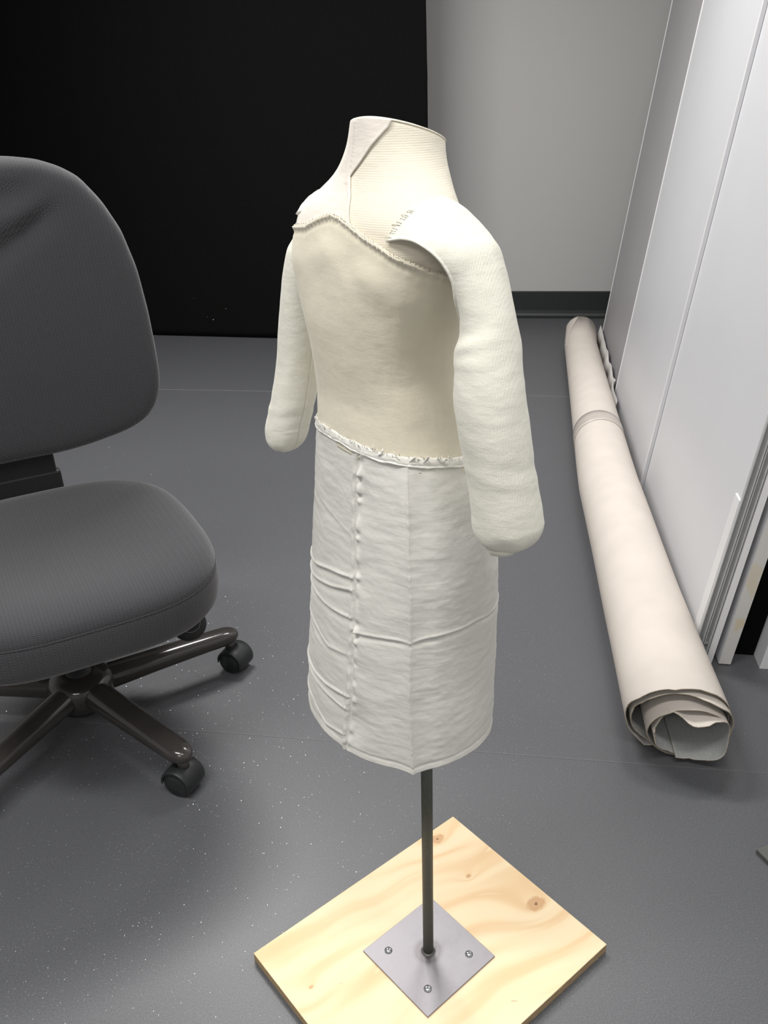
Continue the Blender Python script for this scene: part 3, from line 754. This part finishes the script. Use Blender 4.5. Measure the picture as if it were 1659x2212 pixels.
# edge cord at the sleeve opening
pts = [V[j * (K + 1) + K] for j in range(0, 92, 2)]
v, f = path_tube(pts, [0.0014] * len(pts), 8); mesh('sleeve_hem', v, f, M_sleeve, sl)
# ragged whip stitches along the shoulder seam
shp = []; random.seed(21)
for i in range(35, 46):
    a = V[int(K * 0.5 + K * (i / 45 - .5) * 0.98) + (K + 1)]; dv = a - uvz(.07, 0, 1.10)
    p0 = a + Vector((0, 0, .0008)); tdir = (-S_ * random.uniform(.005, .0095) + F_ * random.uniform(-.002, .002)); p1 = p0 + tdir - Vector((0, 0, random.uniform(.0000, .0015))) * (1 if abs(i - 22) > 8 else 0)
    shp.append(path_tube([p0 + S_ * .003, (p0 + p1) / 2 + Vector((0, 0, .0010)), p1], [.0005, .0005, .0002], 6))
v, f = join_shapes(shp); st = mesh('stitches', v, f, M_sleeve, sl); st['kind'] = 'stuff'

LS = [edge_ring(-1, (-.088, .026, 1.134), (-.106, -.006, 1.1500), 70), edge_ring(-1, (-.105, .022, 1.134), (-.129, -.008, 1.1475), 68), edge_ring(-1, (-.118, .018, 1.126), (-.146, -.011, 1.1400), 80), edge_ring(-1, (-.124, .014, 1.108), (-.157, -.013, 1.1280), 104),
      edge_ring(-1, (-.124, .010, 1.086), (-.165, -.012, 1.1080), 130), (-.1500, -.009, 1.083, 15, .0260, .030, 155), (-.1570, -.006, 1.060, 7, .0268, .030, 180), (-.1640, -.004, 1.031, 2, .0270, .0295, 180), (-.1700, -.001, .997, 0, .0272, .029, 180), (-.1775, .003, .9485, 0, .0280, .028, 180),
      (-.1850, .0100, .902, 0, .0290, .029, 180), (-.1915, .0165, .870, 0, .0290, .029, 180), (-.1930, .018, .862, 0, .0288, .0288, 180)]
s2, V2, K2 = sleeve(-1, LS, (-0.1965, .023, .8305), 'far sleeve, slimmer and farther back', 4.5)
# folded strap at the far shoulder
V = []
for j in range(16):
    f = j / 15
    for i in range(7):
        g = i / 6; u = -0.080 - 0.018 * g; V.append(uvz(u, .004 + .034 * f, 1.1560 - 0.003 * g - 0.020 * f ** 2.0 + .002 * math.sin(g * 3.1) + .0012 * ns(f * 6, g * 3)))
o = mesh('shoulder_strap', V, grid(7, 16), M_band, DF, label='white folded strap end on the far shoulder'); solid(o, .0026, 1)

# rod, weld, plate, screws
PX, PY = 0.048, 0.9125; TOPZ = 0.018; PLT = 0.003
o = mesh('rod', *tube((PX, PY, TOPZ + PLT - .001), (PX, PY, 0.60), 0.0082, n=40), M_pole, DF); 
v, f = lathe((PX, PY, TOPZ + PLT - .0005), (0, 0, 1), [(0, .0112), (.0008, .0108), (.002, .0095), (.0030, .0083), (.0030, .006)], 40)
v = [p + Vector((ns(p.x * 260, p.y * 260), ns(p.y * 260, p.x * 300), 0)) * .0008 for p in v]; mesh('weld_bead', v, f, mat_plain('burnt_weld', (0.13, 0.125, 0.12), .5, .5), DF)
BL = Vector((-0.2317, 0.9207, 0)); BT = Vector((0.1118, 1.1945, 0)); BR = Vector((0.3335, 0.9163, 0))
AX = (BT - BL).normalized(); AY = Vector((AX.y, -AX.x, 0)); LX, LY = (BT - BL).length, 0.3557
def kb(x, y): d = Vector((x, y, 0)) - BL; return d.dot(AX), d.dot(AY)
_AYr = Vector((-AX.y, AX.x, 0))
def kr(x, y):
    d = Vector((x, y, 0)) - BL; return d.dot(AX), d.dot(_AYr)
PLY_KNOTS = [(*kr(0.2342, 0.9961), 0.0135), (*kr(0.1268, 1.057), 0.0042), (*kr(0.0787, 1.1413), 0.0105), (*kr(-0.135, 0.86), 0.003)]
M_ply = mat_plywood(BL, AX, AY); M_edge = mat_ply_edge()
wb_ = DF
base = frame_box('wooden_base', BL + Vector((0, 0, .0004)), AX * LX, AY * LY, Vector((0, 0, 0.0176)), M_ply, DF, origin=BL)
base.data.materials.append(M_edge)
for p in base.data.polygons:
    if abs(p.normal.z) < 0.5: p.material_index = 1
bevel(base, 0.0012, 2)
# splinters and torn veneer along the near edges
shp = []; random.seed(8)
for i in range(60):
    s = random.random(); e = random.choice((0, 1))
    a = (BL + AY * (LY * s)) if e == 0 else (BL + AX * (LX * s) + AY * LY)
    t = AY if e == 0 else AX; out = -AX if e == 0 else AY
    a = a + Vector((0, 0, random.uniform(.014, .0178))); L = random.uniform(.002, .007)
    shp.append(path_tube([a - out * .001, a + out * random.uniform(.0001, .0008) + t * L], [.0006, .0002], 4))
v, f = join_shapes(shp); sp = mesh('splinters', v, f, M_edge, base, smooth=False); sp['kind'] = 'stuff'
PC = Vector((0.0485, 0.909, TOPZ)); PL_, PT_, PR_, PB_ = Vector((-0.0560, 0.9170, TOPZ)), Vector((0.0581, 1.0135, TOPZ)), Vector((0.1525, 0.9001, TOPZ)), Vector((0.0407, 0.8045, TOPZ))
pl = mesh('steel_plate', [PL_, PB_, PR_, PT_] + [q + Vector((0, 0, PLT)) for q in (PL_, PB_, PR_, PT_)], BOXF, mat_steel_plate(0, 0), DF, smooth=False, origin=(PX, PY, TOPZ)); bevel(pl, 0.0005, 2)
def screw(x, y, rot):
    c = Vector((x, y, TOPZ + PLT)); v, f = lathe(c, (0, 0, 1), [(0, .0062), (.0008, .0062), (.0012, .0056), (.0022, .0053), (.0034, .0040), (.0039, .0022), (.0040, 0)], 28)
    s_ = mesh('screw', v, f, M_screw, DF, origin=c)
    shp = []
    for a in (0, 90):
        d = Vector((math.cos(R_(rot + a)), math.sin(R_(rot + a)), 0)); n_ = Vector((-d.y, d.x, 0)); O = c + Vector((0, 0, .0030)) - d * .0028 - n_ * .00055
        v = [O, O + d * .0056, O + d * .0056 + n_ * .0011, O + n_ * .0011]; v = v + [q + Vector((0, 0, .0012)) for q in v]; shp.append((v, BOXF))
    v, f = join_shapes(shp); mesh('cross_recess', v, f, M_recess, s_, smooth=False)
for x, y, r in ((-0.0154, 0.9155, 20), (0.1119, 0.9045, 60), (0.0433, 0.8485, 35), (0.0535, 0.973, 10)): screw(x, y, r)

# ------------------------------------------------------------------ office chair
HB = Vector((-0.67, 1.554, 0)); Sc = Vector((0.883, 0.470, 0)).normalized(); Fc = Vector((Sc.y, -Sc.x, 0)); UP = Vector((0, 0, 1))
CH = thing('office_chair', 'charcoal fabric swivel office chair with five wheeled legs', 'chair', HB)
def cp(s, f, z): return HB + Sc * s + Fc * f + UP * z
# seat cushion: rounded rectangle rings from underside up
def seat_ring(f_in, z, n=120, zc=None):
    hw, f0, f1 = 0.270 * f_in, -0.228, 0.364; mid = (f0 + f1) / 2; hd = (f1 - f0) / 2 * f_in; out = []
    for i in range(n):
        a = 2 * math.pi * i / n; c, s = math.cos(a), math.sin(a); e = 3.5
        r = (abs(c) ** e + abs(s) ** e) ** (-1 / e); x, y = hw * r * c, hd * r * s
        x *= 1 - 0.07 * max(0, -y / hd) ** 2 - 0.005 * max(0, y / hd) ** 2
        if zc: zz = z + zc(x / hw, (y / hd))
        else: zz = z
        # waterfall at the front, slight rise at the back corners
        g = (y / hd) * f_in
        zz += -0.030 * max(0, g - .35) ** 2
        out.append(cp(x, mid + y, zz))
    return out
RG = []
for f_in, z in ((0.80, 0.360), (0.90, 0.363), (0.955, 0.370), (0.983, 0.382), (0.997, 0.400), (1.002, 0.418), (1.002, 0.432), (0.998, 0.442), (0.991, 0.4462), (0.995, 0.4500), (0.989, 0.457), (0.967, 0.466), (0.93, 0.4725), (0.88, 0.4765),
                (0.80, 0.478), (0.70, 0.4765), (0.58, 0.4735), (0.45, 0.4705), (0.3, 0.468), (0.15, 0.467), (0.04, 0.4665)):
    RG.append(seat_ring(f_in, z))
v, f = ring_loft(RG); mesh('seat', v, f, M_fab, CH)
# piping line of the seat
for fi, z in ((0.9935, 0.4462),):
    v, f = path_tube(seat_ring(fi, z), 0.0016, 8, closed=True); mesh('seam_piping', v, f, M_fab, CH)
# under-seat pan and mechanism
RG = [seat_ring(a, z) for a, z in ((0.70, 0.338), (0.80, 0.340), (0.84, 0.346), (0.84, 0.354))]
v, f = ring_loft(RG); mesh('seat_pan', v, f, M_blackp, CH)
o = frame_box('tilt_mechanism', cp(-.08, -.12, .275), Sc * .16, Fc * .26, UP * .066, M_blackp, CH, 0.012)
# tension knob beside the mechanism, with a printed ring on its cap
KC = Vector((-0.512, 1.812, .215))
KC = cp(0.188, 0.232, 0.309); kax = Vector((0.25, -0.55, 0.62)).normalized()
# backrest
TL = R_(5); UPB = UP * math.cos(TL) - Fc * math.sin(TL); BB = HB - Fc * 0.20 + UP * 0.5
BH = [(0.045, 0.060), (0.049, .10), (0.056, .140), (0.070, .195), (0.082, 0.228), (0.103, .262), (0.135, .285), (0.170, .2965), (0.21, .3005), (0.26, .300), (0.343, .2975), (0.432, .290), (0.510, .273), (0.567, .247), (0.614, .213), (0.635, .180), (0.650, .140), (0.6575, .09), (0.660, .045)]
def hw_at(h): return float(np.interp(h, [a for a, b in BH], [b for a, b in BH]))
def back_outline(k, n=160):
    # closed outline, scaled about its centre by k
    P = [(b, a) for a, b in BH]; P = P + [(-b, a) for b, a in reversed(P)]
    P = [np.array(p) for p in P]; L = [0]
    for i in range(1, len(P) + 1): L.append(L[-1] + np.linalg.norm(P[i % len(P)] - P[i - 1]))
    X = [p[0] for p in P] + [P[0][0]]; Y = [p[1] for p in P] + [P[0][1]]; out = []
    for i in range(n):
        s = L[-1] * i / n; out.append(((np.interp(s, L, X)) * k, 0.35 + (np.interp(s, L, Y) - 0.35) * k))
    # soften
    for _ in range(2): out = [((out[i - 1][0] + 2 * out[i][0] + out[(i + 1) % n][0]) / 4, (out[i - 1][1] + 2 * out[i][1] + out[(i + 1) % n][1]) / 4) for i in range(n)]
    return out
def bend(s, h): return 0.055 * (s / 0.3) ** 2 + 0.018 * math.sin((h - .05) / .6 * math.pi)      # wraps round the sitter, lumbar swell
def wrinkle(s, h):
    d = 0.0
    for (s0, h0), (s1, h1), w, a in (((-.06, .43), (.165, .565), .021, .020), ((-.10, .560), (.14, .600), .021, .014), ((-.10, .50), (.06, .52), .02, .008)):
        dx, dy = s1 - s0, h1 - h0; L = math.hypot(dx, dy); t_ = ((s - s0) * dx + (h - h0) * dy) / L / L; n_ = ((s - s0) * -dy + (h - h0) * dx) / L
        e = sm((t_ + .15) / .2) * sm((1.1 - t_) / .35); d -= a * e * math.exp(-(n_ / w) ** 2); d += a * .5 * e * math.exp(-((n_ - w * 1.8) / (w * 1.3)) ** 2)
    return d
def bk(s, h, t_): return BB + Sc * s + UPB * h + Fc * t_
RG = []
for k, t_ in ((0.60, -.052), (0.80, -.052), (0.92, -.046), (0.975, -.036), (0.995, -.022), (1.0, -.008), (0.995, .006), (0.978, .018), (0.95, .0265), (0.91, .031), (0.86, .034), (0.80, .0355), (.74, .036), (.68, .0365), (.62, .037), (.55, .0372), (.48, .0375), (.41, .0378), (.34, .038), (.27, .038), (.2, .038), (.13, .038), (.06, .038), (.01, .038)):
    RG.append([bk(s, h, t_ + bend(s, h) - 0.03 + (wrinkle(s, h) if t_ > .015 else 0)) for s, h in back_outline(k, 220)])
v, f = ring_loft(RG); mesh('backrest', v, f, M_fab, CH)
# flat upright bar with its sleeve
o = frame_box('back_upright', bk(-.078, -.16, -.060), Sc * .132, UPB * .42, Fc * -.022, M_blackp, CH, 0.004)
o = frame_box('upright_sleeve', bk(-.086, -.20, -.0585), Sc * .148, UPB * .193, Fc * -.028, M_blackp, CH, 0.005)
o = frame_box('carrier_arm', cp(-.06, -.27, .285), Sc * .115, Fc * .20, UP * .03, M_blackp, CH, 0.006)
# tension knob
v, f = lathe(KC, kax, [(-.030, .016), (-.022, .028), (-.010, .0335), (.0, .034), (.006, .032), (.009, .028), (.0095, 0)], 40)
kn = mesh('tension_knob', v, f, M_blackp, CH)
t_, x_, y_ = frame_of(kax); c_ = KC + kax * .0097
pts = [c_ + x_ * (.0205 * math.cos(a)) + y_ * (.0205 * math.sin(a)) for a in np.linspace(0, 2 * math.pi, 40, endpoint=False)]
v, f = path_tube(pts, 0.0007, 6, closed=True); mesh('printed_ring', v, f, M_ring, kn)
shp = []
for sg in (-1, 1):
    a = c_ + x_ * (sg * .012) + y_ * .002 * sg; tip = [a + x_ * sg * .005, a - x_ * sg * .004 + y_ * .0045, a - x_ * sg * .004 - y_ * .0045]
    shp.append((tip + [q + kax * .0006 for q in tip], [(0, 1, 2), (5, 4, 3), (0, 3, 4, 1), (1, 4, 5, 2), (2, 5, 3, 0)]))
v, f = join_shapes(shp); mesh('printed_arrows', v, f, M_ring, kn, smooth=False)
v, f = tube(KC - kax * .02, cp(.05, .05, .31), .010, n=16); mesh('knob_stem', v, f, M_blackp, CH)
A0 = 31.5; RC = 0.347; HB2 = Vector((-0.6777, 1.533, 0))
# gas column and hub
v, f = lathe(HB2 + UP * .055, UP, [(0, .020), (0, .027), (.10, .027), (.10, .025), (.225, .025), (.225, 0)], 36); mesh('gas_column', v, f, M_blackp, CH)
v, f = lathe(HB2 + UP * .048, UP, [(0, .040), (.003, .058), (.030, .068), (.056, .071), (.070, .067), (.079, .056), (.083, .040), (.0835, .027)], 48); mesh('base_hub', v, f, M_baseleg, CH)
# five legs with casters
def leg_mesh(a):
    d = Vector((math.cos(a), math.sin(a), 0)); s = Vector((-d.y, d.x, 0)); rr = []
    N = 40
    prof = [(0.025, .028, .094, .056), (0.05, .0285, .095, .055), (0.09, .0280, .095, .053), (0.16, .0268, .0945, .048), (0.24, .0255, .0935, .044), (0.30, .0245, .0925, .041), (0.325, .0240, .092, .039), (0.340, .0228, .0918, .038), (0.352, .0200, .0916, .034), (0.361, .0155, .0914, .027), (0.3675, .0095, .0912, .018), (0.3705, .0035, .0912, .007)]
    for r, w, zc, h in prof:
        ring = []
        for i in range(N):
            t = 2 * math.pi * i / N; c, q = math.cos(t), math.sin(t); e = 2.25; k = (abs(c) ** e + abs(q) ** e) ** (-1 / e)
            ring.append(HB2 + d * r + s * (w * 1.12 * k * c) + UP * (zc + h / 2 * k * q))
        rr.append(ring)
    return ring_loft(rr)
for i in range(5):
    a = R_(A0 + 72 * i); v, f = leg_mesh(a); mesh('leg', v, f, M_baseleg, CH, origin=HB2)
def caster(a, yaw, trail):
    d = Vector((math.cos(a), math.sin(a), 0)); c = HB2 + d * RC; ax = Vector((math.cos(yaw), math.sin(yaw), 0)); fw = Vector((-ax.y, ax.x, 0))
    hub = c + fw * trail + UP * 0.0290                               # axle
    # hood: thick shell over the wheels
    rr = []; N = 28
    V = []; K = 26; rows = [(-.0300, .0280), (-.0295, .0318), (-.0273, .0334), (-.013, .0342), (0, .0344), (.013, .0342), (.0273, .0334), (.0295, .0318), (.0300, .0280)]
    for w, r in rows:
        for k in range(K + 1):
            t = R_(-22 + 205 * k / K); V.append(hub + ax * w + fw * (r * math.cos(t)) + UP * (r * math.sin(t)))
    hd = mesh('caster', V, grid(K + 1, len(rows)), M_casterh, CH, origin=hub); solid(hd, 0.0022, -1)
    v, f = tube(c + UP * .050, c + UP * .078, .012, .012, 20); mesh('caster_stem', v, f, M_baseleg, hd, origin=c)
    for sg in (-1, 1):
        v, f = lathe(hub + ax * (sg * .0035), ax * sg, [(0, .0288), (.0210, .0288), (.0225, .0280), (.0232, .0264), (.0225, .0247), (.0230, .0214), (.0243, .0203), (.0243, 0)], 40)
        mesh('wheel', v, f, M_casterh, hd, origin=hub)
    v, f = tube(hub - ax * .004, hub + ax * .004, .0225, n=24); mesh('axle_housing', v, f, M_casterh, hd, origin=hub)
for i, yw in enumerate((245, 110, 60, 20, 246)): caster(R_(A0 + 72 * i), R_(yw), (0.012, .014, .014, .014, -.006)[i])

# ------------------------------------------------------------------ corner of a flat dark foot at the right edge
q = Vector((0.6485, 1.1017, 0)); da = Vector((0.0108, -0.0281, 0)).normalized(); db = Vector((0.93, 0.37, 0)).normalized()
ft = thing('metal_foot', 'dark corner of a flat steel foot entering at the right edge of the floor', 'foot', q + db * .1)
frame_box('foot_plate', q + UP * .0002, da * .12, db * .22, UP * .010, M_dkplate, ft, 0.0006)
v, f = tube(q + da * .06 + db * .15 + UP * .010, q + da * .06 + db * .15 + UP * .7, .018); mesh('post', v, f, M_dkplate, ft)

# bits of lint on the floor
random.seed(14)
